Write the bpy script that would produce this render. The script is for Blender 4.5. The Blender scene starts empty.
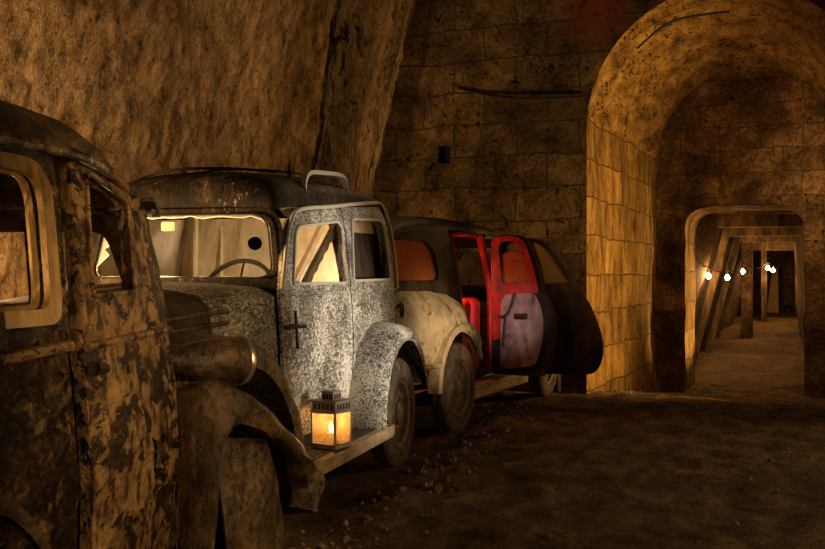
import bpy, bmesh, math, random
from mathutils import Vector, Matrix, noise
from mathutils.geometry import delaunay_2d_cdt
random.seed(7)
PI = math.pi
C = bpy.context.scene.collection
R = math.radians

# ------------------------------------------------------------------ helpers
def link(name, bm, mat, parent=None, smooth=True, angle=38):
    bmesh.ops.recalc_face_normals(bm, faces=bm.faces)
    me = bpy.data.meshes.new(name)
    bm.to_mesh(me); bm.free()
    if smooth:
        me.polygons.foreach_set('use_smooth', [True] * len(me.polygons))
        me.set_sharp_from_angle(angle=R(angle))
    o = bpy.data.objects.new(name, me)
    if mat: me.materials.append(mat)
    C.objects.link(o)
    if parent: o.parent = parent
    return o

def root(name, label, cat, loc, rz=0, group=None):
    o = bpy.data.objects.new(name, None); C.objects.link(o)
    o.location = loc; o.rotation_euler = (0, 0, rz); o.empty_display_size = .2
    return tag(o, label, cat, group)

def tag(o, label, cat, group=None):
    o['label'] = label; o['category'] = cat
    if group: o['group'] = group
    return o

def struct(o):
    o['kind'] = 'structure'; return o

def place(o, loc, rz=0):
    o.location = loc; o.rotation_euler = (0, 0, rz); return o

def rp(pts, r, n=6):
    """round the corners of a polygon; r is one radius or one for each corner"""
    out = []; N = len(pts)
    for i in range(N):
        p = Vector(pts[i]); a = Vector(pts[i - 1]) - p; b = Vector(pts[(i + 1) % N]) - p
        q = r[i] if isinstance(r, (list, tuple)) else r
        if q <= 0: out.append(tuple(p)); continue
        la, lb = a.length, b.length
        d = min(q, la * .48, lb * .48)
        s0, s1 = p + a / la * d, p + b / lb * d
        for k in range(n + 1):
            t = k / n
            out.append(tuple(s0 * (1 - t) ** 2 + p * 2 * t * (1 - t) + s1 * t * t))
    return out

def inside(p, poly):
    x, y = p; c = False; n = len(poly)
    for i in range(n):
        x1, y1 = poly[i]; x2, y2 = poly[i - 1]
        if (y1 > y) != (y2 > y) and x < (x2 - x1) * (y - y1) / (y2 - y1) + x1: c = not c
    return c

def dense(poly, step):
    out = []
    for i in range(len(poly)):
        a, b = Vector(poly[i]), Vector(poly[(i + 1) % len(poly)])
        k = max(1, int((b - a).length / step))
        for j in range(k): out.append(tuple(a.lerp(b, j / k)))
    return out

def panel(outline, holes, f, step=.08, thick=0):
    """flat outline with holes, triangulated, bent by f(u, v) -> (x, y, z); thickness goes to one side"""
    outline = dense(outline, step); holes = [dense(h, step) for h in holes]
    us = [p[0] for p in outline]; vs = [p[1] for p in outline]
    V = []; Ed = []
    for loop in [outline] + holes:
        s = len(V); V += [Vector(p) for p in loop]; n = len(loop)
        Ed += [(s + i, s + (i + 1) % n) for i in range(n)]
    nb = len(V)
    u = min(us) + step * .5; row = 0
    while u < max(us):
        v = min(vs) + step * (.5 if row % 2 else .25)
        while v < max(vs):
            p = (u, v)
            if inside(p, outline) and not any(inside(p, h) for h in holes):
                if all((Vector(p) - V[i]).length > step * .45 for i in range(nb)): V.append(Vector(p))
            v += step
        u += step * .87; row += 1
    v2, e2, f2, *_ = delaunay_2d_cdt(V, Ed, [], 0, 1e-5)
    bm = bmesh.new(); uvl = bm.loops.layers.uv.new('uv')
    bv = [bm.verts.new(f(*p)) for p in v2]
    for t in f2:
        c = (sum(v2[i][0] for i in t) / 3, sum(v2[i][1] for i in t) / 3)
        if inside(c, outline) and not any(inside(c, h) for h in holes):
            try: fc = bm.faces.new([bv[i] for i in t])
            except ValueError: continue
            for l, i in zip(fc.loops, t): l[uvl].uv = v2[i]
    for v in [v for v in bm.verts if not v.link_faces]: bm.verts.remove(v)
    if thick:
        bmesh.ops.recalc_face_normals(bm, faces=bm.faces)
        bmesh.ops.solidify(bm, geom=bm.faces[:], thickness=thick)
    return bm

def grid(rows, closed=False, thick=0, uv=None, bm=None):
    """surface through rows of points"""
    bm = bm or bmesh.new(); uvl = bm.loops.layers.uv.verify()
    vv = [[bm.verts.new(p) for p in r] for r in rows]
    m = len(rows[0])
    for i in range(len(rows) - 1):
        for j in range(m if closed else m - 1):
            ids = [(i, j), (i, (j + 1) % m), (i + 1, (j + 1) % m), (i + 1, j)]
            fc = bm.faces.new([vv[a][b] for a, b in ids])
            if uv:
                jj = [(i, j), (i, j + 1), (i + 1, j + 1), (i + 1, j)]
                for l, (a, b) in zip(fc.loops, jj): l[uvl].uv = uv(a, b)
    if thick:
        bmesh.ops.recalc_face_normals(bm, faces=bm.faces)
        bmesh.ops.solidify(bm, geom=bm.faces[:], thickness=thick)
    return bm

def tube(path, r, n=8, bm=None, cap=True):
    bm = bm or bmesh.new(); path = [Vector(p) for p in path]; rings = []
    up = Vector((0, 0, 1))
    for i, p in enumerate(path):
        d = (path[min(i + 1, len(path) - 1)] - path[max(i - 1, 0)]).normalized()
        a = d.cross(up)
        if a.length < .05: a = d.cross(Vector((1, 0, 0)))
        a.normalize(); b = d.cross(a)
        q = r[i] if isinstance(r, (list, tuple)) else r
        rings.append([bm.verts.new(p + (a * math.cos(2 * PI * k / n) + b * math.sin(2 * PI * k / n)) * q) for k in range(n)])
    for i in range(len(rings) - 1):
        for k in range(n): bm.faces.new([rings[i][k], rings[i][(k + 1) % n], rings[i + 1][(k + 1) % n], rings[i + 1][k]])
    if cap: bm.faces.new(rings[0]); bm.faces.new(rings[-1][::-1])
    return bm

def smooth_path(pts, k=5):
    P = [Vector(p) for p in pts]; out = []
    for i in range(len(P) - 1):
        p0, p1, p2, p3 = P[max(i - 1, 0)], P[i], P[i + 1], P[min(i + 2, len(P) - 1)]
        for j in range(k):
            t = j / k
            out.append(.5 * ((2 * p1) + (p2 - p0) * t + (2 * p0 - 5 * p1 + 4 * p2 - p3) * t * t + (3 * p1 - p0 - 3 * p2 + p3) * t ** 3))
    out.append(P[-1]); return out

def box(lo, hi, bev=.01, bm=None, M=None, seg=2):
    b = bmesh.new(); bmesh.ops.create_cube(b, size=1)
    lo, hi = Vector(lo), Vector(hi)
    for v in b.verts: v.co = Vector([(lo[i] + hi[i]) / 2 + v.co[i] * (hi[i] - lo[i]) for i in range(3)])
    if bev: bmesh.ops.bevel(b, geom=b.edges[:] + b.verts[:], offset=bev, segments=seg, affect='EDGES', profile=.5)
    if M: b.transform(M)
    if bm is None: return b
    t = bpy.data.meshes.new('t'); b.to_mesh(t); b.free(); bm.from_mesh(t); bpy.data.meshes.remove(t)
    return bm

def lathe(prof, n=40, axis='x', bm=None, M=None):
    """prof: (along axis, radius)"""
    b = bmesh.new(); rings = []
    for a, r in prof:
        ring = []
        for k in range(n):
            t = 2 * PI * k / n; c, s = r * math.cos(t), r * math.sin(t)
            ring.append(b.verts.new((a, c, s) if axis == 'x' else (c, a, s) if axis == 'y' else (c, s, a)))
        rings.append(ring)
    for i in range(len(rings) - 1):
        for k in range(n): b.faces.new([rings[i][k], rings[i][(k + 1) % n], rings[i + 1][(k + 1) % n], rings[i + 1][k]])
    bmesh.ops.remove_doubles(b, verts=b.verts[:], dist=1e-5)
    if M: b.transform(M)
    if bm is None: return b
    t = bpy.data.meshes.new('t'); b.to_mesh(t); b.free(); bm.from_mesh(t); bpy.data.meshes.remove(t)
    return bm

def rough(bm, amp, sc, seed=0, axis=None):
    for v in bm.verts:
        n = noise.noise_vector(v.co * sc + Vector((seed, seed * 1.7, 3)))
        if axis is not None: v.co[axis] += n[0] * amp
        else: v.co += n * amp
    return bm

# ------------------------------------------------------------------ materials
class NT:
    def __init__(s, name):
        s.m = bpy.data.materials.new(name); s.m.use_nodes = True
        s.t = s.m.node_tree; s.n = s.t.nodes; s.l = s.t.links
        s.b = s.n['Principled BSDF']; s.out = s.n['Material Output']
        s.tc = s.n.new('ShaderNodeTexCoord')
    def new(s, t, **k):
        o = s.n.new('ShaderNode' + t)
        for a, v in k.items(): setattr(o, a, v)
        return o
    def set(s, sock, v):
        if hasattr(v, 'is_linked') or hasattr(v, 'links'): s.l.new(v, sock)
        else: sock.default_value = v
    def coord(s, kind='Object', scale=(1, 1, 1), rot=(0, 0, 0), loc=(0, 0, 0)):
        m = s.new('Mapping'); s.l.new(s.tc.outputs[kind], m.inputs[0])
        m.inputs['Scale'].default_value = scale; m.inputs['Rotation'].default_value = rot; m.inputs['Location'].default_value = loc
        return m.outputs[0]
    def noise(s, vec, scale, detail=6, rough=.6, dist=0):
        o = s.new('TexNoise'); s.l.new(vec, o.inputs['Vector'])
        o.inputs['Scale'].default_value = scale; o.inputs['Detail'].default_value = detail
        o.inputs['Roughness'].default_value = rough; o.inputs['Distortion'].default_value = dist
        return o.outputs[0]
    def vor(s, vec, scale, feature='F1'):
        o = s.new('TexVoronoi', feature=feature); s.l.new(vec, o.inputs['Vector']); o.inputs['Scale'].default_value = scale
        return o.outputs[0]
    def ramp(s, fac, stops, interp='LINEAR'):
        o = s.new('ValToRGB'); s.l.new(fac, o.inputs[0]); e = o.color_ramp.elements; o.color_ramp.interpolation = interp
        for i, (p, c) in enumerate(stops):
            k = e[i] if i < 2 else e.new(p)
            k.position = p; k.color = (*c, 1) if not isinstance(c, (int, float)) else (c, c, c, 1)
        return o.outputs[0]
    def mix(s, fac, a, b, blend='MIX'):
        o = s.new('Mix', data_type='RGBA', blend_type=blend)
        for k, v in ((0, fac), (6, a), (7, b)):
            if isinstance(v, tuple) and len(v) == 3: v = (*v, 1)
            s.set(o.inputs[k], v)
        return o.outputs[2]
    def math(s, op, a, b=0., c=0.):
        o = s.new('Math', operation=op)
        for k, v in enumerate((a, b, c)): s.set(o.inputs[k], v)
        return o.outputs[0]
    def maprange(s, v, a, b, c=0., d=1.):
        o = s.new('MapRange'); s.set(o.inputs[0], v)
        for k, x in enumerate((a, b, c, d)): o.inputs[k + 1].default_value = x
        return o.outputs[0]
    def bump(s, h, strength=.5, dist=.02):
        o = s.new('Bump'); s.l.new(h, o.inputs['Height']); o.inputs['Strength'].default_value = strength; o.inputs['Distance'].default_value = dist
        s.l.new(o.outputs[0], s.b.inputs['Normal'])
    def fin(s, col, rough=.6, metal=0., spec=.5):
        s.set(s.b.inputs['Base Color'], col if not isinstance(col, tuple) else (*col, 1))
        s.set(s.b.inputs['Roughness'], rough); s.set(s.b.inputs['Metallic'], metal); s.b.inputs['Specular IOR Level'].default_value = spec
        return s.m

def crust(name, cols, sc=6, flecks=None, fsc=40, fth=.5, fsoft=.06, streak=(1, 1, .45), rr=(.35, .8), metal=.0, bump=.6, bd=.012, spec=.5, patch=None):
    n = NT(name); v = n.coord('Object', streak)
    a = n.noise(v, sc, 8, .68, .4); b = n.noise(v, sc * 5.3, 6, .7)
    k = n.math('ADD', n.math('MULTIPLY', a, .65), n.math('MULTIPLY', b, .35))
    col = n.ramp(k, [(.39 + .22 * i / max(1, len(cols) - 1), c) for i, c in enumerate(cols)])
    h = k
    if flecks:
        g = n.noise(n.coord('Object', streak), fsc, 5, .75, .6); big = n.noise(n.coord('Object'), 3.1, 4, .6)
        gg = n.math('ADD', g, n.math('MULTIPLY', n.math('SUBTRACT', big, .5), .45))
        m = n.maprange(gg, fth - fsoft, fth + fsoft)
        col = n.mix(m, col, flecks); h = n.math('ADD', k, n.math('MULTIPLY', m, .35))
    if patch:
        pm = n.maprange(n.noise(n.coord('Object', (1, 1, .6)), patch[1], 5, .6), patch[2] - .05, patch[2] + .05)
        col = n.mix(pm, col, patch[0])
    n.bump(h, bump, bd)
    return n.fin(col, n.maprange(b, .3, .7, rr[0], rr[1]), metal, spec)

def stone(name, cols, sc=1.5, brick=None, mortar=(.02, .012, .006), streak=(1, 1, 1), rot=(0, 0, 0), pit=.0, bump=.8, bd=.05, kind='UV', stain=None, fine=22, msize=.012, mstr=.8):
    n = NT(name); v = n.coord('Object', streak, rot)
    a = n.noise(v, sc, 8, .65, .3); b = n.noise(v, sc * fine / 2, 6, .7)
    k = n.math('ADD', n.math('MULTIPLY', a, .6), n.math('MULTIPLY', b, .4))
    col = n.ramp(k, [(.38 + .24 * i / max(1, len(cols) - 1), c) for i, c in enumerate(cols)])
    h = k
    if pit:
        p = n.noise(v, sc * 3.1, 5, .72, 1.2)
        pm = n.maprange(p, pit, pit - .1)
        col = n.mix(pm, col, tuple(x * .12 for x in cols[0])); h = n.math('SUBTRACT', h, n.math('MULTIPLY', pm, .7))
    if brick:
        w = n.coord(kind); wn = n.new('VectorMath', operation='ADD'); sub = n.new('VectorMath', operation='SCALE')
        nz = n.new('TexNoise'); n.l.new(w, nz.inputs['Vector']); nz.inputs['Scale'].default_value = 2.3
        n.l.new(nz.outputs['Color'], sub.inputs[0]); sub.inputs['Scale'].default_value = .10
        n.l.new(w, wn.inputs[0]); n.l.new(sub.outputs[0], wn.inputs[1])
        br = n.new('TexBrick'); n.l.new(wn.outputs[0], br.inputs['Vector'])
        br.inputs['Scale'].default_value = 1; br.inputs['Brick Width'].default_value = brick[0]; br.inputs['Row Height'].default_value = brick[1]
        br.inputs['Mortar Size'].default_value = msize; br.inputs['Mortar Smooth'].default_value = .7
        br.inputs['Color1'].default_value = (.62, .62, .62, 1); br.inputs['Color2'].default_value = (1.15, 1.15, 1.15, 1)
        br.inputs['Mortar'].default_value = (.6, .6, .6, 1)
        col = n.mix(1., col, br.outputs['Color'], 'MULTIPLY')
        mf = n.math('MULTIPLY', br.outputs['Fac'], n.maprange(a, .44, .56, .0, min(1., mstr * 1.6)))
        col = n.mix(mf, col, mortar); h = n.math('SUBTRACT', h, n.math('MULTIPLY', br.outputs['Fac'], .22 * mstr))
    if stain:
        d = n.new('VectorMath', operation='DISTANCE'); n.l.new(n.coord(kind), d.inputs[0]); d.inputs[1].default_value = stain[0]
        f = n.maprange(n.math('ADD', d.outputs['Value'], n.math('MULTIPLY', n.math('SUBTRACT', b, .5), .9)), stain[1], stain[1] * .35)
        col = n.mix(f, col, stain[2])
    n.bump(h, bump, bd)
    return n.fin(col, .92, 0, .2)

def plain(name, col, rough=.6, metal=0, var=.35, sc=20, bump=.2, emit=0):
    n = NT(name); k = n.noise(n.coord('Object'), sc, 5, .65)
    c = n.mix(k, tuple(x * (1 - var) for x in col), tuple(min(1, x * (1 + var)) for x in col))
    if bump: n.bump(k, bump, .006)
    if emit:
        n.b.inputs['Emission Color'].default_value = (*col, 1); n.b.inputs['Emission Strength'].default_value = emit
    return n.fin(c, rough, metal)

def dusty(name, tint, dens=.5, sc=9, spots=None):
    """old pane: partly clear, partly covered in dust"""
    n = NT(name); k = n.noise(n.coord('Object'), sc, 6, .65)
    col = n.mix(k, tuple(x * .7 for x in tint), tint)
    if spots:
        sp = n.maprange(n.noise(n.coord('Object'), 26, 3, .6), .64, .7)
        col = n.mix(sp, col, spots)
    tr = n.new('BsdfTransparent'); mx = n.new('MixShader'); dif = n.new('BsdfDiffuse'); tl = n.new('BsdfTranslucent'); m2 = n.new('MixShader')
    n.l.new(col, dif.inputs[0]); n.l.new(col, tl.inputs[0]); m2.inputs[0].default_value = .6
    n.l.new(dif.outputs[0], m2.inputs[1]); n.l.new(tl.outputs[0], m2.inputs[2])
    n.set(mx.inputs[0], n.maprange(k, .2, .8, max(0, dens - .2), min(1, dens + .2)))
    n.l.new(tr.outputs[0], mx.inputs[1]); n.l.new(m2.outputs[0], mx.inputs[2])
    n.l.new(mx.outputs[0], n.out.inputs['Surface'])
    return n.m

M = {}
M['rock'] = stone('rough_tuff', [(.04, .025, .011), (.28, .17, .08), (.56, .37, .20)], 5.5, streak=(1.2, 1.3, .75), rot=(R(-28), 0, 0), pit=.41, bump=1., bd=.10, fine=22)
M['pier'] = stone('pier_tuff', [(.04, .026, .014), (.17, .105, .05), (.34, .22, .115)], 2., streak=(1.5, 1.5, .6), pit=.44, bump=1., bd=.08)
M['block'] = stone('tuff_blocks', [(.035, .021, .010), (.18, .108, .046), (.38, .245, .115)], 2.6, (.72, .36), bump=1., bd=.05, stain=((.12, 4.0, 0), .42, (.30, .07, .035)), pit=.41, msize=.014, mstr=.38, mortar=(.05, .03, .014))
M['niche'] = stone('niche_blocks', [(.07, .036, .010), (.33, .185, .05), (.60, .37, .12)], 4.5, (.85, .42), bump=1., bd=.06, streak=(1, 1, .4), msize=.012, mstr=.5, fine=18, pit=.36)
M['vault'] = stone('vault_plaster', [(.06, .032, .010), (.32, .18, .05), (.62, .38, .13)], 4.5, streak=(1, .45, 1), bump=1., bd=.07, pit=.42, fine=18)
M['inner'] = stone('inner_blocks', [(.04, .024, .010), (.17, .10, .042), (.46, .29, .13)], 2.2, (.55, .33), bump=.8, bd=.04, pit=.4, msize=.010, mstr=.30)
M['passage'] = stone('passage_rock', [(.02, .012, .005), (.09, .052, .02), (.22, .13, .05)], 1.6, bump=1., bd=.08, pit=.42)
M['timber'] = crust('old_timber', [(.03, .017, .007), (.14, .08, .03), (.32, .19, .075)], 6, streak=(1, 1, .25), bump=.5, rr=(.7, .95))
M['dirt'] = stone('packed_dirt', [(.030, .018, .009), (.13, .078, .036), (.30, .19, .095)], 3.2, streak=(1.6, .8, 1), bump=1., bd=.09, fine=24)
M['passage_floor'] = stone('trodden_floor', [(.06, .036, .015), (.15, .09, .038), (.24, .15, .065)], .9, bump=.4, bd=.02)
M['rubble'] = crust('rubble', [(.05, .032, .018), (.18, .12, .07), (.34, .25, .16)], 9, bump=.5)
# car paints
M['rust_gold'] = crust('peeling_rust', [(.09, .045, .017), (.20, .115, .045), (.36, .22, .09), (.48, .31, .14)], 5, flecks=(.010, .006, .003), fsc=17, fth=.53, fsoft=.015, streak=(1, .40, .8), rr=(.15, .5), metal=.35, bump=1., bd=.03, patch=((.05, .022, .009), 19, .57))
M['rust_dark'] = crust('wet_dark_rust', [(.008, .005, .003), (.03, .016, .007), (.12, .068, .026), (.42, .27, .11)], 13, flecks=(.012, .007, .003), fsc=30, fth=.54, fsoft=.03, streak=(1, .42, .85), rr=(.08, .4), metal=.6, bump=1., bd=.045)
M['frame_gold_lit'] = crust('gold_lit_frame', [(.10, .05, .018), (.40, .24, .08), (.62, .42, .17)], 6, streak=(1, 1, .5), rr=(.25, .55), metal=.3, bump=.6, bd=.012)  # gold light from inside the car put into the frame colour
M['rust_roof'] = crust('roof_rust', [(.010, .006, .003), (.07, .038, .016), (.26, .155, .07)], 12, streak=(1, .5, 1), rr=(.25, .65), metal=.3, bump=1., bd=.03)
M['flaked'] = crust('flaked_grey_paint', [(.015, .012, .01), (.07, .055, .042), (.22, .185, .145)], 9, flecks=(.70, .66, .58), fsc=95, fth=.49, streak=(1, .5, .95), rr=(.3, .7), bump=.9, bd=.012)
M['flaked_dim'] = crust('flaked_brown_paint', [(.012, .008, .005), (.06, .038, .022), (.20, .135, .075)], 8, flecks=(.42, .33, .22), fsc=60, fth=.60, streak=(1, 1, .6), rr=(.35, .75), bump=.9, bd=.012)
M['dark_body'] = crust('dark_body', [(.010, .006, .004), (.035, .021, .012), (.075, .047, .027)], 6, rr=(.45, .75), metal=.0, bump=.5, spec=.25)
M['cream_body'] = crust('cream_body', [(.22, .145, .075), (.46, .35, .21), (.62, .50, .33)], 5, flecks=(.07, .04, .02), fsc=16, fth=.62, streak=(1, 1, .6), rr=(.4, .75), bump=.6)
M['roof2'] = crust('dark_roof', [(.004, .003, .002), (.012, .008, .005), (.05, .032, .018)], 9, flecks=(.28, .21, .14), fsc=50, fth=.66, rr=(.45, .8), bump=.9, bd=.012, spec=.15)  # near-black base with sparse tan flecks
M['bare'] = plain('pale_metal', (.72, .68, .60), .4, .4, .3, 60)
M['chrome'] = plain('worn_chrome', (.55, .50, .43), .3, .8, .3, 30)
M['dark_iron'] = plain('dark_iron', (.03, .022, .016), .5, .5, .5, 30)
M['tyre'] = crust('dusty_tyre', [(.03, .022, .016), (.085, .062, .042), (.19, .14, .09)], 7, rr=(.8, .95), bump=.4, spec=.2)
M['rim'] = crust('rusty_rim', [(.02, .014, .01), (.10, .062, .035), (.22, .15, .09)], 9, rr=(.4, .8), metal=.3, bump=.5)
M['sheet'] = crust('bare_sheet', [(.022, .013, .007), (.075, .046, .023), (.19, .122, .062)], 9, flecks=(.012, .008, .004), fsc=30, fth=.63, streak=(1, .6, .6), rr=(.22, .5), metal=.3, bump=.8, bd=.02)
M['board'] = crust('weathered_board', [(.10, .06, .03), (.34, .23, .13), (.52, .38, .23)], 8, streak=(1, .25, 1), rr=(.6, .9), bump=.6)
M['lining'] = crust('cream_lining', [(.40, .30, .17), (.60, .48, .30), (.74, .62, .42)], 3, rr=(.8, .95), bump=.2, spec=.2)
M['lining_far'] = crust('dimmed_lining', [(.22, .15, .08), (.36, .26, .15), (.48, .36, .22)], 3, rr=(.8, .95), bump=.2, spec=.2)  # cream lining darkened, dimmer light on the far side put into the colour
M['shade_dark'] = crust('painted_shade', [(.02, .012, .008), (.06, .035, .02), (.14, .08, .045)], 5, streak=(1, 2, .3), rr=(.8, .95), bump=.3)  # dark colour painted in for shade in holes and behind the rear window
M['blind'] = crust('tan_blind', [(.42, .29, .15), (.60, .44, .25)], 6, rr=(.8, .95), bump=.2)
M['red_paint'] = crust('red_paint', [(.12, .006, .006), (.38, .012, .012), (.55, .03, .02)], 7, rr=(.3, .6), bump=.3)
M['red_seat'] = plain('red_vinyl', (.62, .03, .03), .45, 0, .25, 12)
M['seat'] = plain('brown_seat', (.06, .036, .02), .8, 0, .4, 14)
M['trim_card'] = crust('door_card', [(.06, .04, .045), (.26, .19, .20), (.42, .34, .35)], 4, streak=(1, 1, .5), rr=(.6, .85), bump=.4)
M['orange_pane'] = dusty('orange_lit_dusty_pane', (.80, .33, .11), .8, 7, (.3, .09, .03))  # orange light on the dirty glass put into its dust tint
M['tan_pane'] = dusty('tan_dusty_pane', (.42, .27, .12), .6, 6)
M['shards'] = dusty('dusty_glass', (.80, .74, .62), .65, 12)
M['shard_edge'] = plain('glass_edge', (.85, .80, .70), .25, .1, .1, 30)
M['lantern'] = plain('lantern_metal', (.30, .26, .21), .5, .3, .3, 40)
M['lantern_dark'] = plain('lantern_slot', (.015, .01, .008), .6)
M['wax'] = plain('candle_wax', (.85, .72, .48), .5, 0, .1, 10)
M['flame'] = plain('flame', (1., .55, .14), .5, 0, 0, 1, 0, 60)
M['lpane'] = dusty('smoked_lantern_pane', (.62, .42, .20), .42, 8)
M['bulb'] = plain('bulb_glass', (1., .70, .34), .4, 0, 0, 1, 0, 90)
M['cable'] = plain('cable_black', (.02, .016, .012), .7)
M['plank'] = plain('pale_plank', (.62, .38, .15), .8, 0, .3, 8)

# ------------------------------------------------------------------ the tunnel
NL = (-1.094, 10.9, 0); NZ = R(-6.4)      # frame of the arch wall: x along the wall, y into the niche
def nplace(o): return struct(place(o, NL, NZ))

def wall_pt(x0):
    def f(y, z):
        p = Vector((y * .6, z * .8, x0)); q = Vector((y - z * .3, z * .8 + y * .2, x0))
        d = .10 * noise.noise(p) + .04 * noise.noise(p * 3.1)
        if z < 4.6: d += .016 * noise.noise(q * 9) + .018 * noise.noise(q * 21) + .016 * noise.noise(q * 43) - .05 * max(0, noise.noise(q * 6.3 + Vector((9, 2, 4))) - .28)
        return (x0 + .2 * z + d, y, z)
    return f
def wall_grid(x0, y0, y1, z0, z1, st=.03):
    f = wall_pt(x0); ny = int((y1 - y0) / st); nz = int((z1 - z0) / st)
    return grid([[f(y0 + (y1 - y0) * i / ny, z0 + (z1 - z0) * j / nz) for j in range(nz + 1)] for i in range(ny + 1)],
                uv=lambda i, j: (y0 + (y1 - y0) * i / ny, z0 + (z1 - z0) * j / nz))
struct(link('wall_left', wall_grid(-3.92, 2.6, 9.4, .7, 4.4), M['rock'], angle=80))
struct(link('wall_left', wall_grid(-3.97, -.5, 11.6, -.1, 6.0, .12), M['rock'], angle=80))
f = wall_pt(-3.62)
rows = []
zs = [-.1 + 6.2 * i / 180 for i in range(181)]
for z in zs:
    row = []
    w = .07 * noise.noise(Vector((0, z * 1.3, 4))); w2 = .12 * noise.noise(Vector((5, z * 1.1, 1)))
    for y, dx in ((9.0 + w, -.5), (8.98 + w, -.25), (8.98 + w, -.05), (9.05 + w, .02), (9.3, .02), (9.55, .0), (9.8, .02), (10.05 + w2, .0), (10.12 + w2, -.1), (10.12 + w2, -.5)):
        p = f(y, z); row.append((p[0] + dx + .02 * noise.noise(Vector((y * 4, z * 4, dx * 5))), y, z))
    rows.append(row)
struct(link('wall_pier', grid(rows), M['pier'], angle=60))

# block wall with the arched niche cut through it and a small putlog hole
QC, AR, ZS = 1.43, 1.41, 2.73
arch = [(QC - AR, -.9), (QC - AR, ZS)] + [(QC - AR * math.cos(t), ZS + AR * math.sin(t)) for t in [PI * i / 28 for i in range(1, 28)]] + [(QC + AR, ZS), (QC + AR, -.9)]
def rough_arch(p, k): return (p[0] + .03 * noise.noise(Vector((p[0] * 5, p[1] * 5, k))), p[1] + .03 * noise.noise(Vector((p[1] * 5, p[0] * 5, k + 3))))
out = [(-3.3, -.9)] + [(-3.3, 6.1), (5.2, 6.1), (5.2, -.9)] + [p for p in arch[::-1]]
putlog = [(-1.70, 2.43), (-1.54, 2.41), (-1.53, 2.60), (-1.69, 2.62)]
def bw(q, z):
    e = min(1., abs(math.hypot(q - QC, max(0, z - ZS)) - AR) / .25)
    return (q, (.05 * noise.noise(Vector((q * 1.2, z * 1.2, 2))) + .03 * noise.noise(Vector((q * 5, z * 5, 7)))) * e, z)
nplace(link('wall_back', panel(out, [putlog], bw, .13), M['block'], angle=80))
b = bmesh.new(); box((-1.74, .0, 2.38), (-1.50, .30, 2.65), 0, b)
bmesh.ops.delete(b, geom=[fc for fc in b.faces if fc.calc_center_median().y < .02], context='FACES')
nplace(link('wall_putlog_hole', b, M['shade_dark']))  # shade of the recess painted with a dark colour

DEP = 4.2
rows = []; nd = 34
for i in range(nd + 1):
    d = DEP * i / nd; row = []; acc = 0
    for k, (q, z) in enumerate(dense(arch, .12)[:-1] if False else arch):
        row.append((q, d, z))
    rows.append(row)
fine = []
for a, b2 in zip(arch, arch[1:]):
    L = math.hypot(b2[0] - a[0], b2[1] - a[1]); n = max(1, int(L / .1))
    fine += [(a[0] + (b2[0] - a[0]) * j / n, a[1] + (b2[1] - a[1]) * j / n) for j in range(n)]
fine.append(arch[-1])
arc = [0]
for a, b2 in zip(fine, fine[1:]): arc.append(arc[-1] + math.hypot(b2[0] - a[0], b2[1] - a[1]))
def niche_pt(i, k):
    q, z = fine[k]; d = DEP * i / nd
    cx, cz = QC, min(z, ZS); vx, vz = q - cx, z - cz; L = math.hypot(vx, vz) or 1
    am = .05 * noise.noise(Vector((d * .9, arc[k] * .9, 3))) + .025 * noise.noise(Vector((d * 4, arc[k] * 4, 9)))
    am *= min(1, d / .2)
    taper = .13 * d / DEP
    return (q - vx / L * (am + taper), d, z - vz / L * (am + taper * .4))
ks = [k for k in range(len(fine)) if fine[k][1] <= ZS + .25 and fine[k][0] < QC]
kv = range(ks[-1], len(fine))
nplace(link('wall_niche_left', grid([[niche_pt(i, k) for k in ks] for i in range(nd + 1)], uv=lambda i, j: (DEP * i / nd, arc[ks[j]])), M['niche'], angle=80))
nplace(link('ceiling', grid([[niche_pt(i, k) for k in kv] for i in range(nd + 1)], uv=lambda i, j: (DEP * i / nd, arc[kv[j]])), M['vault'], angle=80))

# end wall of the niche with the doorway of the side passage
DL, DR, DT = .56, 2.17, 2.10
dw = rp([(DL, -.9), (DL, DT - .02), (1.15, DT + .05), (2.0, DT + .03), (DR, DT - .15), (DR, -.9)], [0, .32, .2, .1, .06, 0])
dw = [p for p in dw]
ow = [(-.3, -1), (-.3, 4.5), (3.2, 4.5), (3.2, -1)] + dw[::-1]
nplace(link('wall_niche_end', panel(ow, [], lambda q, z: (q, DEP + .04 * noise.noise(Vector((q * 2, z * 2, 5))), z), .12), M['inner'], angle=80))
rows = []
fd = []
for a, b2 in zip(dw, dw[1:]):
    n = max(1, int(math.hypot(b2[0] - a[0], b2[1] - a[1]) / .12)); fd += [(a[0] + (b2[0] - a[0]) * j / n, a[1] + (b2[1] - a[1]) * j / n) for j in range(n)]
fd.append(dw[-1])
for i in range(15):
    d = DEP + .01 + 1.3 * i / 14
    rows.append([(q + .03 * noise.noise(Vector((d * 3, q * 3, z * 3))), d, z + .02 * noise.noise(Vector((d * 3, z * 3, q)))) for q, z in fd])
nplace(link('trim_1', grid(rows, uv=lambda i, j: (i * .1, j * .12)), M['niche'], angle=80))

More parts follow.
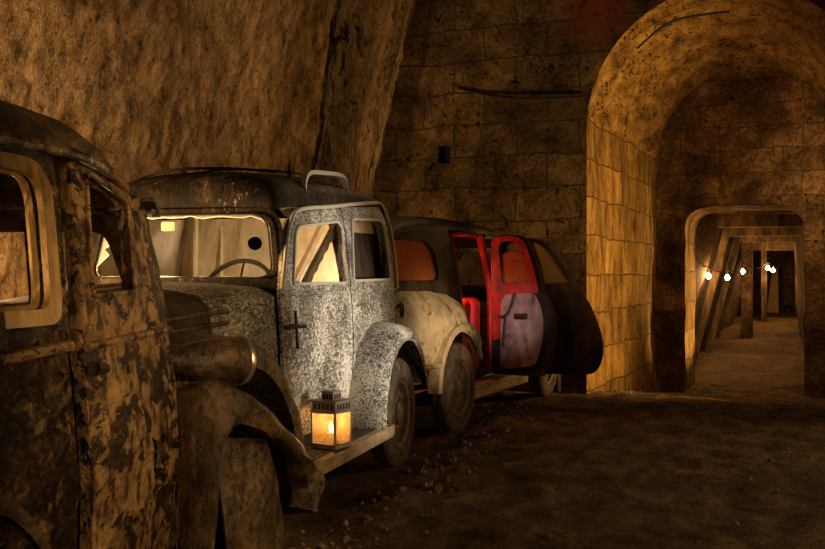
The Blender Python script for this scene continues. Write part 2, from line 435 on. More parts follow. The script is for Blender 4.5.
# passage beyond, in its own frame
PA = R(-4.4)
cN, sN = math.cos(NZ), math.sin(NZ)
def n2w(q, d, z=0): return (NL[0] + q * cN - d * sN, NL[1] + q * sN + d * cN, z)
PO = n2w(.62, DEP + 1.25)
def pplace(o, st=True):
    place(o, PO, PA); return struct(o) if st else o
PL = 13.; PW = 1.62
def pz(d): return -.56 + .63 * min(1, max(0, d / 11.)) 
def pwall(d, z, k=0): return .06 * noise.noise(Vector((d * .9, z * 1.1, k))) + .03 * noise.noise(Vector((d * 3, z * 3, k + 5)))
def pq(d, z):
    k = min(1, max(0, d / 1.0)); k = k * k * (3 - 2 * k)
    return -.07 * (1 - k) + k * (-.32 + .25 * z + .05 * d)
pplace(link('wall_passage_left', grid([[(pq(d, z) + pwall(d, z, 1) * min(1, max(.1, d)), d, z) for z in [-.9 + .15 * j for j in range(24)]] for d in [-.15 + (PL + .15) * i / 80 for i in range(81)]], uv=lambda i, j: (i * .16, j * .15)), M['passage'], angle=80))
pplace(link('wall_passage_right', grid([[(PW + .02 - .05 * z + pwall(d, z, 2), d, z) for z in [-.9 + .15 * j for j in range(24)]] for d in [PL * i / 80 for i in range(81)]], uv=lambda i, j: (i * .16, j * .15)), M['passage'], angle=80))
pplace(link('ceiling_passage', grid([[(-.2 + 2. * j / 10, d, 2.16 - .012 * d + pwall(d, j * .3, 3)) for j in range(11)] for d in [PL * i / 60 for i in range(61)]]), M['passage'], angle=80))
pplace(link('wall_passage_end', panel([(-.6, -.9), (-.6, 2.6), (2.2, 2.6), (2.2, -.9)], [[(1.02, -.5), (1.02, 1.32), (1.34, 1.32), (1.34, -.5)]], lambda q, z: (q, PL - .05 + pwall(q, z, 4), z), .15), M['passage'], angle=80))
pplace(link('wall_passage_beyond', panel([(.9, -.9), (.9, 1.6), (1.5, 1.6), (1.5, -.9)], [], lambda q, z: (q, PL + .9, z), .2), M['shade_dark']))

# floor: hall, niche and passage
def floor_z(x, y):
    dx, dy = x - NL[0], y - NL[1]; d = -dx * sN * -1 * -1 + dy * cN
    d = dx * -sN * 1 + dy * cN
    z = 0.
    if d > -1.6: z = -.56 * min(1, max(0, (d + 1.6) / 5.6)) ** 1.15
    z += .035 * noise.noise(Vector((x * .8, y * .8, 1))) + .018 * noise.noise(Vector((x * 3, y * 3, 2))) + .014 * noise.noise(Vector((x * 7, y * 10, 3))) + .008 * noise.noise(Vector((x * 15, y * 21, 4)))
    tr = math.exp(-((x - .1 - .05 * y) / .35) ** 2) * -.02 + math.exp(-((x - 1.5 - .05 * y) / .3) ** 2) * -.02
    near = math.exp(-((x + 1.45) / .12) ** 2) * .02 * max(0, noise.noise(Vector((x * 6, y * 5, 3))) + .5)
    return z + tr + near
nx, ny = 260, 420
struct(link('floor', grid([[(x, y, floor_z(x, y)) for x in [-4.1 + 9.3 * j / nx for j in range(nx + 1)]] for y in [.2 + 16.6 * i / ny for i in range(ny + 1)]]), M['dirt'], angle=80))
rows = []
for i in range(90):
    d = -.9 + (PL + 1.8) * i / 89
    st = .05 * math.sin(d * 2.6) if d > 0 else 0
    rows.append([(-.3 + 2.3 * j / 24, d, pz(d) + st + .03 * noise.noise(Vector((j * .3, d * 1.2, 8))) - (.05 if d < 0 else 0)) for j in range(25)])
pplace(link('floor_passage', grid(rows), M['passage_floor'], angle=80))

# timber sets in the passage
def post(q0, q1, d, z0, z1, w, label, dd=.16):
    b = grid([[(q0 + (q1 - q0) * t + sx * w, d + sy * dd + .015 * noise.noise(Vector((t * 6, d, sx))), z0 + (z1 - z0) * t)
               for sx, sy in ((-.5, -.5), (.5, -.5), (.5, .5), (-.5, .5))] for t in [i / 10 for i in range(11)]], closed=True)
    bmesh.ops.holes_fill(b, edges=b.edges[:])
    o = link('timber_post', b, M['timber'], angle=30); pplace(o, False)
    return tag(o, label, 'post', 'timber posts of the passage')
def beam(d, z, h, label, dd=.2, q0=.1):
    b = grid([[(q0 + (PW - q0 + .02) * t, d + sy * dd, z + sz * h + .015 * noise.noise(Vector((t * 7, d, sz)))) for sy, sz in ((-.5, 0), (.5, 0), (.5, 1), (-.5, 1))] for t in [i / 10 for i in range(11)]], closed=True)
    bmesh.ops.holes_fill(b, edges=b.edges[:])
    o = link('timber_beam', b, M['timber'], angle=30); pplace(o, False)
    return tag(o, label, 'beam', 'timber beams of the passage')
post(pq(1.6, -.6) + .12, pq(1.6, 2.0) + .12, 1.6, -.6, 2.0, .12, 'leaning timber post beside the first bulb of the passage')
post(pq(4.2, -.5) + .09, pq(4.2, 2.0) + .09, 4.2, -.5, 2.0, .12, 'leaning timber post between the second and third bulbs')
beam(1.2, 1.93, .2, 'thick ceiling beam closest to the passage doorway')
beam(3.4, 1.86, .2, 'wide ceiling beam, second from the passage doorway', .3)
beam(6.2, 1.83, .16, 'thin ceiling beam, third from the passage doorway')
beam(8.8, 1.72, .2, 'low ceiling beam deepest in the passage', .24)
b = rough(box((.42, 6.6, -.5), (.66, 7.0, 2.12), .03), .025, 6, 3)
pplace(tag(link('stone_pillar', b, M['inner']), 'mottled stone pillar halfway down the passage by the third bulb', 'pillar'), False)
b = rough(box((.80, 9.7, -.3), (.94, 9.85, 2.1), .015), .015, 6, 5)
pplace(tag(link('timber_post', b, M['timber']), 'upright timber post behind the two deepest bulbs', 'post', 'timber posts of the passage'), False)
b = grid([[(.90 + .16 * t, 12.6, .02 + 1.3 * t), (1.22 - .02 * t, 12.6, .02 + 1.3 * t)] for t in (0, .25, .5, .75, 1)], thick=.04)
pplace(tag(link('plank_screen', b, M['plank']), 'pale tapering plank screen at the end of the passage', 'screen'), False)

# string of bulbs
pc, ps = math.cos(PA), math.sin(PA)
def p2w(q, d, z): return Vector((PO[0] + q * pc - d * ps, PO[1] + q * ps + d * pc, z))
bulbs = [(.09, 1.0, 1.13), (.30, 3.0, 1.10), (.50, 5.6, 1.22), (.97, 8.0, 1.30), (1.08, 9.4, 1.26)]
BL = ['bare glowing bulb on the string closest to the passage doorway', 'second glowing bulb on the string from the passage doorway', 'third glowing bulb, just before the stone pillar',
      'fourth bulb of the string, brightest one past the stone pillar', 'fifth and deepest bulb of the string in the passage']
for (q, d, z), lab in zip(bulbs, BL):
    w = p2w(q, d, z)
    t = root('light_bulb', lab, 'light bulb', w, 0, 'string of bare bulbs in the passage')
    link('bulb_glass', lathe([(-.055, 0), (-.05, .022), (-.03, .038), (-.005, .042), (.02, .032), (.045, .016), (.05, 0)], 16, 'z'), M['bulb'], t)
    link('socket', lathe([(.04, 0), (.04, .02), (.06, .022), (.10, .02), (.105, 0)], 12, 'z'), M['cable'], t)
    L = bpy.data.lights.new('bulb_lamp', 'POINT'); L.energy = 24; L.color = (1, .52, .17); L.shadow_soft_size = .06
    lo = bpy.data.objects.new('bulb_lamp', L); C.objects.link(lo); lo.location = w + Vector((.07, -.13, .0)); 
pts = [p2w(.06, .45, 1.27)]
for i, (q, d, z) in enumerate(bulbs):
    pts.append(p2w(q + .0, d, z + .118))
    if i < 4:
        q2, d2, z2 = bulbs[i + 1]; pts.append(p2w((q + q2) / 2 + (.22 if i < 2 else .03), (d + d2) / 2, (z + z2) / 2 + .02))
tag(link('cable', tube(smooth_path(pts, 8), .010, 6), M['cable']), 'thin drooping cable that carries the bulbs down the passage', 'cable')
# rod and cable on the masonry
b = tube(smooth_path([n2w(.50, .35, 3.62 + .0), n2w(.86, .5, 3.92), n2w(1.44, .7, 4.02)], 6), .014, 6)
tag(link('conduit', b, M['cable']), 'thin dark conduit running across the arch vault', 'conduit')
b = tube(smooth_path([n2w(-1.42, -.10, 3.25), n2w(-.95, -.12, 3.12), n2w(-.5, -.12, 3.06), n2w(.02, -.10, 3.05)], 6), .016, 6)
tag(link('cable', b, M['cable']), 'sagging dark cable across the block wall beside the arch', 'cable')

# gravel and rubble along the cars
b = bmesh.new()
for i in range(520):
    if i < 330: x, y = random.gauss(-1.42, .13), random.uniform(3.4, 9.0)
    elif i < 430: x, y = random.uniform(-1.3, 1.6), random.uniform(3.5, 9.5)
    else:
        w = n2w(random.uniform(.16, .5), random.uniform(-.4, 1.2)); x, y = w[0], w[1]
    r = random.choice((.006, .008, .011, .015)) * random.uniform(.7, 1.3)
    if i < 330 and random.random() < .03: r = .026
    t = bmesh.ops.create_icosphere(b, subdivisions=1, radius=r, matrix=Matrix.Translation((x, y, floor_z(x, y) + r * .3)))
    for v in t['verts']: v.co += Vector((random.uniform(-.3, .3), random.uniform(-.3, .3), random.uniform(-.35, .2))) * r
o = link('gravel', b, M['rubble'], smooth=False); o['kind'] = 'stuff'; o['label'] = 'loose gravel strewn along the cars'; o['category'] = 'gravel'

# ------------------------------------------------------------------ shared car pieces
def wheel(parent, loc, rad, wid, rz=0, slots=10):
    Mx = Matrix.Translation(loc) @ Matrix.Rotation(rz, 4, 'Z')
    h = wid / 2; rr = rad * .64
    prof = [(-h * .6, rr), (-h * .95, rr + .02), (-h, rad * .82), (-h * .86, rad * .94), (-h * .6, rad * .985)]
    for g in (-.35, 0, .35): prof += [(h * (g - .1), rad), (h * (g - .06), rad - .008), (h * (g + .06), rad - .008), (h * (g + .1), rad)]
    prof += [(h * .6, rad * .985), (h * .86, rad * .94), (h, rad * .82), (h * .95, rr + .02), (h * .6, rr)]
    w = link('wheel', lathe(prof, 56, 'x', M=Mx), M['tyre'], parent, angle=50)
    b = lathe([(h * .55, rr + .004), (h * .8, rr - .004), (h * .72, rr - .03), (h * .35, rr - .045), (h * .3, rr * .72), (h * .55, rr * .55), (h * .62, rr * .42), (h * .5, rr * .36), (h * .5, 0)], 48, 'x', M=Mx)
    for k in range(slots):
        t = 2 * PI * k / slots
        box((h * .30, -.022, -.012), (h * .37, .022, .012), .006, b, Mx @ Matrix.Rotation(t, 4, 'X') @ Matrix.Translation((0, 0, rr * .80)))
    link('rim', b, M['rim'], w)
    link('hub_cap', lathe([(h * .50, rr * .36), (h * .72, rr * .33), (h * .86, rr * .2), (h * .9, 0)], 32, 'x', M=Mx), M['rim'], w)
    return w

def fender(c, angs, rfun, prof, thick=.008, seed=0, amp=.008):
    """wing swept round a wheel centre c=(y, z); prof: (x, k) pairs, k 0 at the outer skin radius .. 1 at the lip"""
    rows = []
    for a in angs:
        ro, ri = rfun(a)
        rows.append([(x, c[0] - math.cos(R(a)) * (ro + (ri - ro) * k), c[1] + math.sin(R(a)) * (ro + (ri - ro) * k)) for x, k in prof])
    b = grid(rows); rough(b, amp, 7, seed)
    bmesh.ops.recalc_face_normals(b, faces=b.faces); bmesh.ops.solidify(b, geom=b.faces[:], thickness=thick)
    return b

def roof_rows(st, n=18, px=.75, pz_=.62):
    rows = []
    for y, w, e, c in st:
        row = []
        for k in range(-n, n + 1):
            t = k / n * PI / 2; s = math.sin(t); co = max(0, math.cos(t))
            row.append((w * math.copysign(abs(s) ** px, s), y, e + c * co ** pz_))
        rows.append(row)
    return rows

def lerp_tab(tab, y):
    if y <= tab[0][0]: return tab[0][1]
    for (a, p), (b, q) in zip(tab, tab[1:]):
        if y <= b: return p + (q - p) * (y - a) / (b - a)
    return tab[-1][1]

# ------------------------------------------------------------------ CAR TWO: flaked grey saloon, facing the camera
OX, OY = -2.40, 5.73
t2 = root('vintage_car', 'flaked grey vintage saloon with a lantern on its running board', 'car', (OX, OY, 0))
def L2(p): return (p[0] - OX, p[1] - OY, p[2])
def side2(off=0):
    def f(y, z):
        x = -1.83 + off
        if z > 1.1: x -= .2 * (z - 1.1) + .10 * max(0, z - 1.42)
        else: x += .025 * math.sin(max(0, min(1, (z - .35) / .75)) * PI)
        if y > 5.9: x -= .025 * ((y - 5.9) / .4) ** 2
        return (x - OX, y - OY, z)
    return f
w1 = rp([(4.45, 1.10), (4.60, 1.33), (4.72, 1.395), (5.30, 1.445), (5.215, 1.10)], [.03, .1, .06, .09, .03])
w1 = rp([(4.455, 1.105), (4.62, 1.385), (5.32, 1.45), (5.22, 1.105)], [.03, .08, .08, .03], 8)
d1 = rp([(4.285, .36), (4.285, 1.07), (4.50, 1.42), (4.75, 1.47), (5.40, 1.53), (5.285, 1.08), (5.25, .36)], [.05, .04, .12, .05, .01, .01, .01])
df = link('front_door', panel(d1, [w1], side2(), .07, .016), M['flaked'], t2)
w2 = rp([(5.35, 1.115), (5.53, 1.475), (6.20, 1.50), (6.09, 1.12)], [.03, .05, .09, .04], 8)
d2 = rp([(5.265, .36), (5.30, 1.08), (5.415, 1.535), (6.28, 1.595), (6.36, 1.50), (6.20, 1.08), (6.215, .98), (6.10, .82), (5.82, .88), (5.50, .78), (5.36, .55), (5.33, .36)], [.01, .01, .01, .10, .08, .08, .08, .06, .08, .1, .1, .02])
dr = link('rear_door', panel(d2, [w2], side2(), .07, .045), M['flaked'], t2)
# seams, mouldings, gutter
g = [(4.29, 1.08), (4.38, 1.21), (4.46, 1.32), (4.54, 1.40), (4.66, 1.465), (4.85, 1.495), (5.2, 1.525), (5.6, 1.565), (6.0, 1.60), (6.25, 1.615), (6.37, 1.59), (6.42, 1.50), (6.36, 1.3), (6.22, 1.06)]
f = side2(.012)
link('roof_gutter', tube(smooth_path([f(*p) for p in g], 4), .0115, 8), M['bare'], t2)
f = side2(.006)
link('belt_moulding', tube([f(4.30 + 1.9 * i / 20, 1.055) for i in range(21)], .009, 8), M['flaked'], t2)
for nm, w, pr in (('window_trim', w1, df), ('window_trim', w2, dr)):
    ff = side2(.004); pts = [ff(*p) for p in w]; link(nm, tube(pts + [pts[0]], .008, 6), M['bare'], pr)
# handles
f = side2(.03)
b = tube(smooth_path([f(4.28, .90), f(4.33, .905), f(4.40, .905), f(4.50, .90)], 4), [.006] * 4 + [.011] * 5 + [.009] * 4, 8)
tube([side2(-.02)(4.385, .905), f(4.385, .905)], .012, 8, b); tube([f(4.385, .80), f(4.385, .98)], .008, 8, b)
link('door_handle', b, M['dark_iron'], df)
f = side2(.035)
ring = [(6.20 + .045 * math.cos(t), .92 + .045 * math.sin(t)) for t in [2 * PI * k / 16 for k in range(17)]]
b = tube([f(*p) for p in ring], .008, 8); tube([side2(-.02)(6.2, .92), f(6.2, .965)], .010, 8, b)
link('door_handle', b, M['dark_iron'], dr)
# roof
st2 = [(4.44, .44, 1.435, .02), (4.445, .46, 1.445, .08), (4.46, .475, 1.46, .13), (4.52, .482, 1.475, .17), (4.64, .483, 1.485, .188), (4.9, .48, 1.50, .195), (5.3, .475, 1.53, .185), (5.7, .468, 1.565, .15), (6.05, .46, 1.59, .105), (6.25, .455, 1.595, .07), (6.36, .44, 1.565, .05), (6.40, .42, 1.50, .03)]
rows = roof_rows([(y - OY, w, e, c) for y, w, e, c in st2])
b = grid(rows, thick=.015)
link('roof', b, M['roof2'], t2, angle=60)
# body pan, back panel and far side
def back2(x, z):
    return (x, 6.26 + .12 * max(0, min(1, (z - 1.1) / .4)) - OY - .22 * abs(x / .57) ** 3 - (.0 if z > .6 else .05), z)
bo = rp([(-.57, .36), (-.57, 1.08), (-.47, 1.53), (.47, 1.53), (.57, 1.08), (.57, .36)], [.04, .02, .1, .1, .02, .04])
link('back_panel', panel(bo, [rp([(-.28, 1.22), (-.28, 1.42), (.1, 1.42), (.1, 1.22)], .05)], back2, .08, .02), M['dark_body'], t2)
def far2(y, z):
    p = side2()(y, z); return (-p[0], p[1], p[2])
fw = rp([(4.455, 1.105), (4.62, 1.385), (5.32, 1.45), (5.22, 1.105)], .06)
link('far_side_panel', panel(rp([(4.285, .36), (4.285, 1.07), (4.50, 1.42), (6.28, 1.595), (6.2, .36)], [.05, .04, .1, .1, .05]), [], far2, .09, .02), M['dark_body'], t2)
link('floor_pan', box((-.52, 4.35 - OY, .30), (.52, 6.15 - OY, .38), .02), M['dark_iron'], t2)
# interior: pale lining seen through the glass
def il(x, z): return (x, 6.13 - OY - .10 * abs(x / .5) ** 3, z)
hole = [(-.37 + .045 * math.cos(t), 1.355 + .045 * math.sin(t)) for t in [2 * PI * k / 16 for k in range(16)]]
link('rear_lining', panel([(-.5, .5), (-.5, 1.52), (.36, 1.52), (.36, .5)], [hole], il, .09), M['lining'], t2)
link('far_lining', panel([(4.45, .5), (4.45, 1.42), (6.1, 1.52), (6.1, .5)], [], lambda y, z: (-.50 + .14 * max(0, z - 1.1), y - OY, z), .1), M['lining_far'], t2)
b = box((-.49, 5.30 - OY, .5), (-.40, 5.37 - OY, 1.50), .02); box((-.50, 5.75 - OY, .5), (-.45, 5.79 - OY, 1.5), .01, b)
link('inner_pillar', b, M['lining'], t2)
rows = [[(x, y - OY, z - .045) for x, y, z in [(a * .9, yy, e + c * (1 - (a / .5) ** 4)) for a in [-.5 + i * .1 for i in range(11)]]] for yy, w, e, c in st2[4:-2]]
link('headliner', grid([[(x, y, z) for x, y, z in r] for r in rows]), M['lining'], t2)
link('rear_seat', rough(box((-.48, 5.45 - OY, .38), (.45, 6.10 - OY, .86), .06, seg=4), .01, 6), M['seat'], t2)
link('front_seat', rough(box((-.48, 4.85 - OY, .38), (.45, 5.15 - OY, 1.0), .06, seg=4), .01, 6), M['seat'], t2)
# added dark sheet for the cabin's shade, and blind behind the rear window
cf = side2(-.09)
link('dark_cabin_sheet', panel([(5.30, .95), (5.42, 1.50), (6.30, 1.52), (6.12, .95)], [], lambda y, z: tuple(Vector(cf(y, z)) + Vector((.012 * math.sin(y * 45), 0, 0))), .05), M['shade_dark'], t2)
bf = side2(-.065)
link('window_blind', panel([(5.44, 1.40), (5.50, 1.50), (6.22, 1.52), (6.20, 1.415)], [], bf, .05, .01), M['blind'], t2)
# collapsed trim strips seen across the front window
ff = side2(-.09)
def bar(a, b_, w, t, off, mat, name, teeth=0):
    A = Vector(side2(off)(*a)); B = Vector(side2(off)(*b_)); d = (B - A).normalized(); nrm = Vector((1, 0, 0)); p = d.cross(nrm).normalized()
    n = 14; rows = []
    for i in range(n + 1):
        q = A.lerp(B, i / n); e = w / 2 + (teeth * (i % 2) if teeth else 0)
        rows.append([q - p * w / 2 - nrm * t, q + p * e - nrm * t, q + p * e + nrm * t, q - p * w / 2 + nrm * t])
    bb = grid(rows, closed=True); bmesh.ops.holes_fill(bb, edges=bb.edges[:])
    return link(name, bb, mat, t2)
bar((4.57, 1.06), (5.31, 1.475), .036, .012, -.07, M['blind'], 'fallen_trim_strip')
bar((4.66, 1.06), (5.41, 1.45), .040, .012, -.05, M['sheet'], 'fallen_trim_strip', .012)
# scuttle, windscreen and bonnet
def ws(x, z):
    k = (z - 1.10) / .36
    return (x, 4.31 + .10 * k + .04 * abs(x / .5) ** 2.5 - OY, z)
wso = rp([(-.56, 1.05), (-.50, 1.47), (.505, 1.47), (.572, 1.05)], [.02, .1, .1, .02])
wsh = rp([(-.46, 1.135), (-.425, 1.44), (.455, 1.44), (.515, 1.135)], [.07, .09, .09, .07], 8)
wf = link('windscreen_frame', panel(wso, [wsh], ws, .05, .025), M['roof2'], t2)
jag = []
random.seed(11)
ring = dense(wsh, .035)
for p in ring:
    top = p[1] > 1.38; k = random.uniform(.97, .995)
    if top: k = .93 + .055 * noise.noise(Vector((p[0] * 11, 3, 5))) + random.uniform(-.015, .015)
    if p[0] < -.30 and p[1] > 1.2: k = random.uniform(.80, .97)
    jag.append((.005 + (p[0] - .005) * (k if p[0] < -.3 else .985), 1.28 + (p[1] - 1.28) * k))
gl = link('broken_windscreen_glass', panel(wsh, [jag], lambda x, z: tuple(Vector(ws(x, z)) + Vector((0, .012, 0))), .05, .005), M['shards'], t2)
pts = [tuple(Vector(ws(*p)) + Vector((0, .010, 0))) for p in jag]
link('glass_edge', tube(pts + [pts[0]], .0035, 5), M['shard_edge'], gl)
pts = [tuple(Vector(ws(*p)) + Vector((0, -.022, 0))) for p in wsh]
link('windscreen_trim', tube(pts + [pts[0]], .005, 6), M['dark_iron'], wf)
# bonnet
def hsec(y, w, zt, zb, cr):
    return [(x * w, y - OY, z) for x, z in [(-1, zb), (-1.0, zb + (zt - zb) * .6), (-.97, zt - cr * .55), (-.82, zt - cr * .15), (-.45, zt + cr * .05), (0, zt + cr * .12), (.45, zt + cr * .05), (.82, zt - cr * .15), (.97, zt - cr * .55), (1., zb + (zt - zb) * .6), (1, zb)]]
hs = [(4.285, .565, 1.105, .36, .10), (4.2, .56, 1.10, .36, .11), (4.05, .525, 1.095, .38, .12), (3.85, .46, 1.085, .40, .14)]
link('scuttle', grid([hsec(*h) for h in hs], thick=.012), M['flaked'], t2, angle=50)
hs = [(3.86, .45, 1.085, .40, .14), (3.6, .42, 1.07, .42, .15), (3.3, .38, 1.04, .45, .16), (3.08, .33, 1.0, .48, .18), (3.0, .26, .95, .52, .2)]
bn = link('bonnet', grid([hsec(*h) for h in hs], thick=.012), M['dark_body'], t2, angle=50)
b = bmesh.new()
for z in (.98, .93): tube([(.475, 3.95 - OY, z + .01), (.455, 3.8 - OY, z + .005), (.425, 3.5 - OY, z - .01), (.37, 3.2 - OY, z - .03)], .011, 8, b)
tube([(.05, 4.0 - OY, 1.115), (.05, 3.6 - OY, 1.10), (.04, 3.1 - OY, 1.03)], .008, 8, b)
link('bonnet_moulding', b, M['sheet'], bn)
b = rough(panel(rp([(-.25, .40), (-.27, .80), (-.15, 1.0), (.15, 1.0), (.27, .80), (.25, .40)], .06), [], lambda x, z: (x, 3.0 - OY + .25 * abs(x) ** 1.5, z), .05, .02), .004, 9)
link('radiator_grille', b, M['dark_iron'], t2)
# steering wheel
b = bmesh.new(); cs = Vector((.15, 4.72 - OY, 1.045)); tilt = R(62)
ring = [cs + Vector((.20 * math.cos(t), .20 * math.sin(t) * math.cos(tilt), .20 * math.sin(t) * math.sin(tilt))) for t in [2 * PI * k / 40 for k in range(41)]]
tube(ring, .012, 8, b)
for t in (R(90), R(210), R(330)): tube([cs, cs + Vector((.2 * math.cos(t), .2 * math.sin(t) * math.cos(tilt), .2 * math.sin(t) * math.sin(tilt)))], .006, 6, b)
tube([cs, cs + Vector((0, -.35, -.22))], .016, 8, b)
link('steering_wheel', b, M['dark_iron'], t2)
link('sun_visor', box((-.14, 4.46 - OY, 1.365), (-.06, 4.485 - OY, 1.415), .011), M['lining'], t2)
link('dashboard', box((-.5, 4.38 - OY, .85), (.52, 4.50 - OY, 1.10), .03), M['dark_body'], t2)
# roof rods, roof bar, mascot spike
b = tube(smooth_path([L2(p) for p in [(-2.86, 4.62, 1.60), (-2.6, 4.62, 1.682), (-2.3, 4.75, 1.70), (-2.05, 5.0, 1.69)]], 5), .008, 6)
tube(smooth_path([L2(p) for p in [(-2.80, 4.75, 1.63), (-2.5, 4.95, 1.715), (-2.2, 5.15, 1.725), (-1.98, 5.35, 1.68)]], 5), .006, 6, b)
tube([L2((-2.04, 4.92, 1.66)), L2((-2.04, 4.92, 1.755))], [.014, .004], 8, b)
tube([L2((-2.60, 4.85, 1.66)), L2((-2.6, 4.8, 1.71))], .006, 6, b)
link('roof_rod', b, M['dark_iron'], t2)
hb = [(-1.95, 4.89, 1.595), (-1.955, 4.92, 1.655), (-1.96, 5.01, 1.695), (-1.965, 5.25, 1.715), (-1.975, 5.45, 1.728), (-1.98, 5.60, 1.72), (-1.98, 5.67, 1.65)]
hp = smooth_path([L2(p) for p in hb], 6)
link('roof_grab_bar', grid([[p + Vector((-.018, 0, -.010)), p + Vector((.018, 0, -.010)), p + Vector((.014, 0, .012)), p + Vector((-.014, 0, .012))] for p in hp], closed=True), M['bare'], t2)
# wings and running board
rw = [(.50, 0), (.54, 0), (.60, .02), (.66, .06), (.72, .16), (.765, .32), (.785, .55), (.79, .8), (.782, 1.0)]
def rf(a):
    o = .545 if a > 30 else .545 - .06 * (30 - a) / 60
    return (o if a < 130 else .545 - .07 * (a - 130) / 40, .435)
link('rear_wing', fender((5.73 - OY, .325), [-8 + 4.8 * i for i in range(37)], lambda a: rf(a), rw, seed=2), M['flaked'], t2, angle=60)
def ff_(a):
    o = .56 + .03 * math.sin(R(max(0, a))) + max(0, (a - 145)) / 45 * .14
    return (o, .455 + max(0, (a - 150)) / 40 * .06)
fwp = [(.30, -.02), (.40, 0), (.52, 0), (.62, .02), (.70, .10), (.76, .28), (.785, .55), (.79, .8), (.78, 1.0)]
link('front_wing', fender((3.52 - OY, .33), [28 + 4.5 * i for i in range(36)], ff_, fwp, seed=5, amp=.012), M['flaked_dim'], t2, angle=60)
b = box((.555, 4.20 - OY, .262), (.785, 5.42 - OY, .300), .008); box((.765, 4.20 - OY, .235), (.792, 5.43 - OY, .302), .008, b)
rough(b, .004, 8)
link('running_board', b, M['board'], t2)
b = bmesh.new()
for i in range(7): box((.575 + .026 * i, 4.24 - OY, .300), (.587 + .026 * i, 5.38 - OY, .306), .002, b, seg=1)
link('tread_strip', b, M['dark_iron'], t2)
link('side_valance', panel([(4.22, .20), (4.22, .37), (5.42, .37), (5.42, .20)], [], lambda y, z: (.56, y - OY, z), .1, .01), M['dark_iron'], t2)
wheel(t2, (.685, 0, .325), .325, .135)
wheel(t2, (.64, 3.50 - OY, .325), .325, .14, R(6))
# torn outer wing skin folded over the front wheel
oe = [(2.94, .20), (2.97, .46), (2.99, .61), (3.02, .71), (3.07, .775), (3.24, .745), (3.43, .655), (3.66, .525), (3.87, .43), (3.97, .34), (3.92, .27), (3.80, .17)]
ie = [(3.04, .16), (3.06, .42), (3.085, .58), (3.115, .615), (3.18, .63), (3.28, .615), (3.45, .55), (3.54, .52), (3.72, .40), (3.78, .32), (3.80, .27), (3.75, .2)]
rows = []
oe = [tuple(p) for p in smooth_path([(a, b_, 0) for a, b_ in oe], 3)]; ie = [tuple(p) for p in smooth_path([(a, b_, 0) for a, b_ in ie], 3)]
for k, (o_, i_) in enumerate(zip(oe, ie)):
    o_ = Vector((o_[0], o_[1])); i_ = Vector((i_[0], i_[1])); t = k / (len(oe) - 1); m = o_.lerp(i_, .45)
    wv = .02 * math.sin(t * 15) + .015 * math.sin(t * 31)
    xr = -1.55 + .05 * t; bk = .05 + .05 * math.sin(t * PI)
    pr = [(xr - .30 * (.15 + .85 * min(1, max(0, t - .1) * 4)), o_ + Vector((.02, -.10 * math.sin(t * PI) - .02))), (xr - .16 * (.3 + .7 * min(1, t * 4)), o_ + Vector((.01, -.015))), (xr - .03 + wv * .5, o_ + Vector((0, .005))), (xr + .02 + wv, o_.lerp(i_, .18)), (xr + .015 + .03 * t + wv, m), (xr + .02 + .03 * t - wv * .5, o_.lerp(i_, .8)), (xr + .02, i_), (xr - .06, i_ + Vector((.01, .015)))]
    rows.append([L2((x, p[0], p[1])) for x, p in pr])
b = grid(rows); rough(b, .014, 6, 4); rough(b, .008, 15, 9)
bmesh.ops.recalc_face_normals(b, faces=b.faces); bmesh.ops.solidify(b, geom=b.faces[:], thickness=.008)
link('crumpled_wing_skin', b, M['sheet'], t2, angle=55)
link('hanging_flap', rough(panel(rp([(3.20, .56), (3.56, .50), (3.88, .02), (3.30, .02)], .02), [], lambda y, z: (-1.615 - OX + .05 * math.sin((y - 3.2) * 5) - .06 * max(0, z - .3), y - OY, z + .02), .05, .01), .010, 8), M['sheet'], t2, angle=60)
link('front_apron', rough(panel(rp([(-.2, .18), (-.3, .62), (.5, .72), (.72, .60), (.66, .18)], .06), [], lambda x, z: (x, 3.05 - OY + .1 * abs(x) + .05 * math.sin(z * 9), z), .07, .012), .012, 7), M['sheet'], t2, angle=60)
# headlamp knocked out of line
Mx = Matrix.Translation(L2((-1.60, 3.36, .835))) @ Matrix.Scale(.80, 4) @ Matrix.Rotation(R(68), 4, 'Z') @ Matrix.Rotation(R(4), 4, 'Y')
hl = link('headlamp', lathe([(-.40, 0), (-.395, .03), (-.36, .055), (-.26, .085), (-.12, .104), (-.01, .110), (.0, .104), (-.02, .098), (-.12, .09), (-.2, .06), (-.22, 0)], 36, 'x', M=Mx), M['sheet'], t2)
link('lamp_rim', lathe([(-.012, .108), (.0, .116), (.012, .116), (.018, .106), (.008, .098)], 36, 'x', M=Mx), M['chrome'], hl)
link('bumper_iron', tube(smooth_path([L2(p) for p in [(-2.75, 2.98, .40), (-2.4, 2.95, .40), (-1.95, 2.97, .41), (-1.72, 3.06, .42)]], 5), .03, 10), M['dark_iron'], t2)

# ------------------------------------------------------------------ lantern on the running board
lt = root('lantern', 'glowing square candle lantern standing on the running board', 'lantern', (-1.688, 4.600, .3075), R(-14))
lt.scale = (.86, .86, .9)
s = .078
b = box((-s - .006, -s - .006, 0), (s + .006, s + .006, .014), .004)
for sx in (-1, 1):
    for sy in (-1, 1): box((sx * s - .006, sy * s - .006, .01), (sx * s + .006, sy * s + .006, .205), .002, b, seg=1)
for z in (.012, .190):
    for sy in (-1, 1):
        box((-s, sy * s - .005, z), (s, sy * s + .005, z + .016), .002, b, seg=1); box((sy * s - .005, -s, z), (sy * s + .005, s, z + .016), .002, b, seg=1)
link('lantern_frame', b, M['lantern'], lt)
b = box((-s - .004, -s - .004, .204), (s + .004, s + .004, .252), .004); box((-.040, -.040, .256), (.040, .040, .300), .004, b)
box((-s - .014, -s - .014, .250), (s + .014, s + .014, .259), .003, b); box((-.046, -.046, .298), (.046, .046, .306), .003, b)
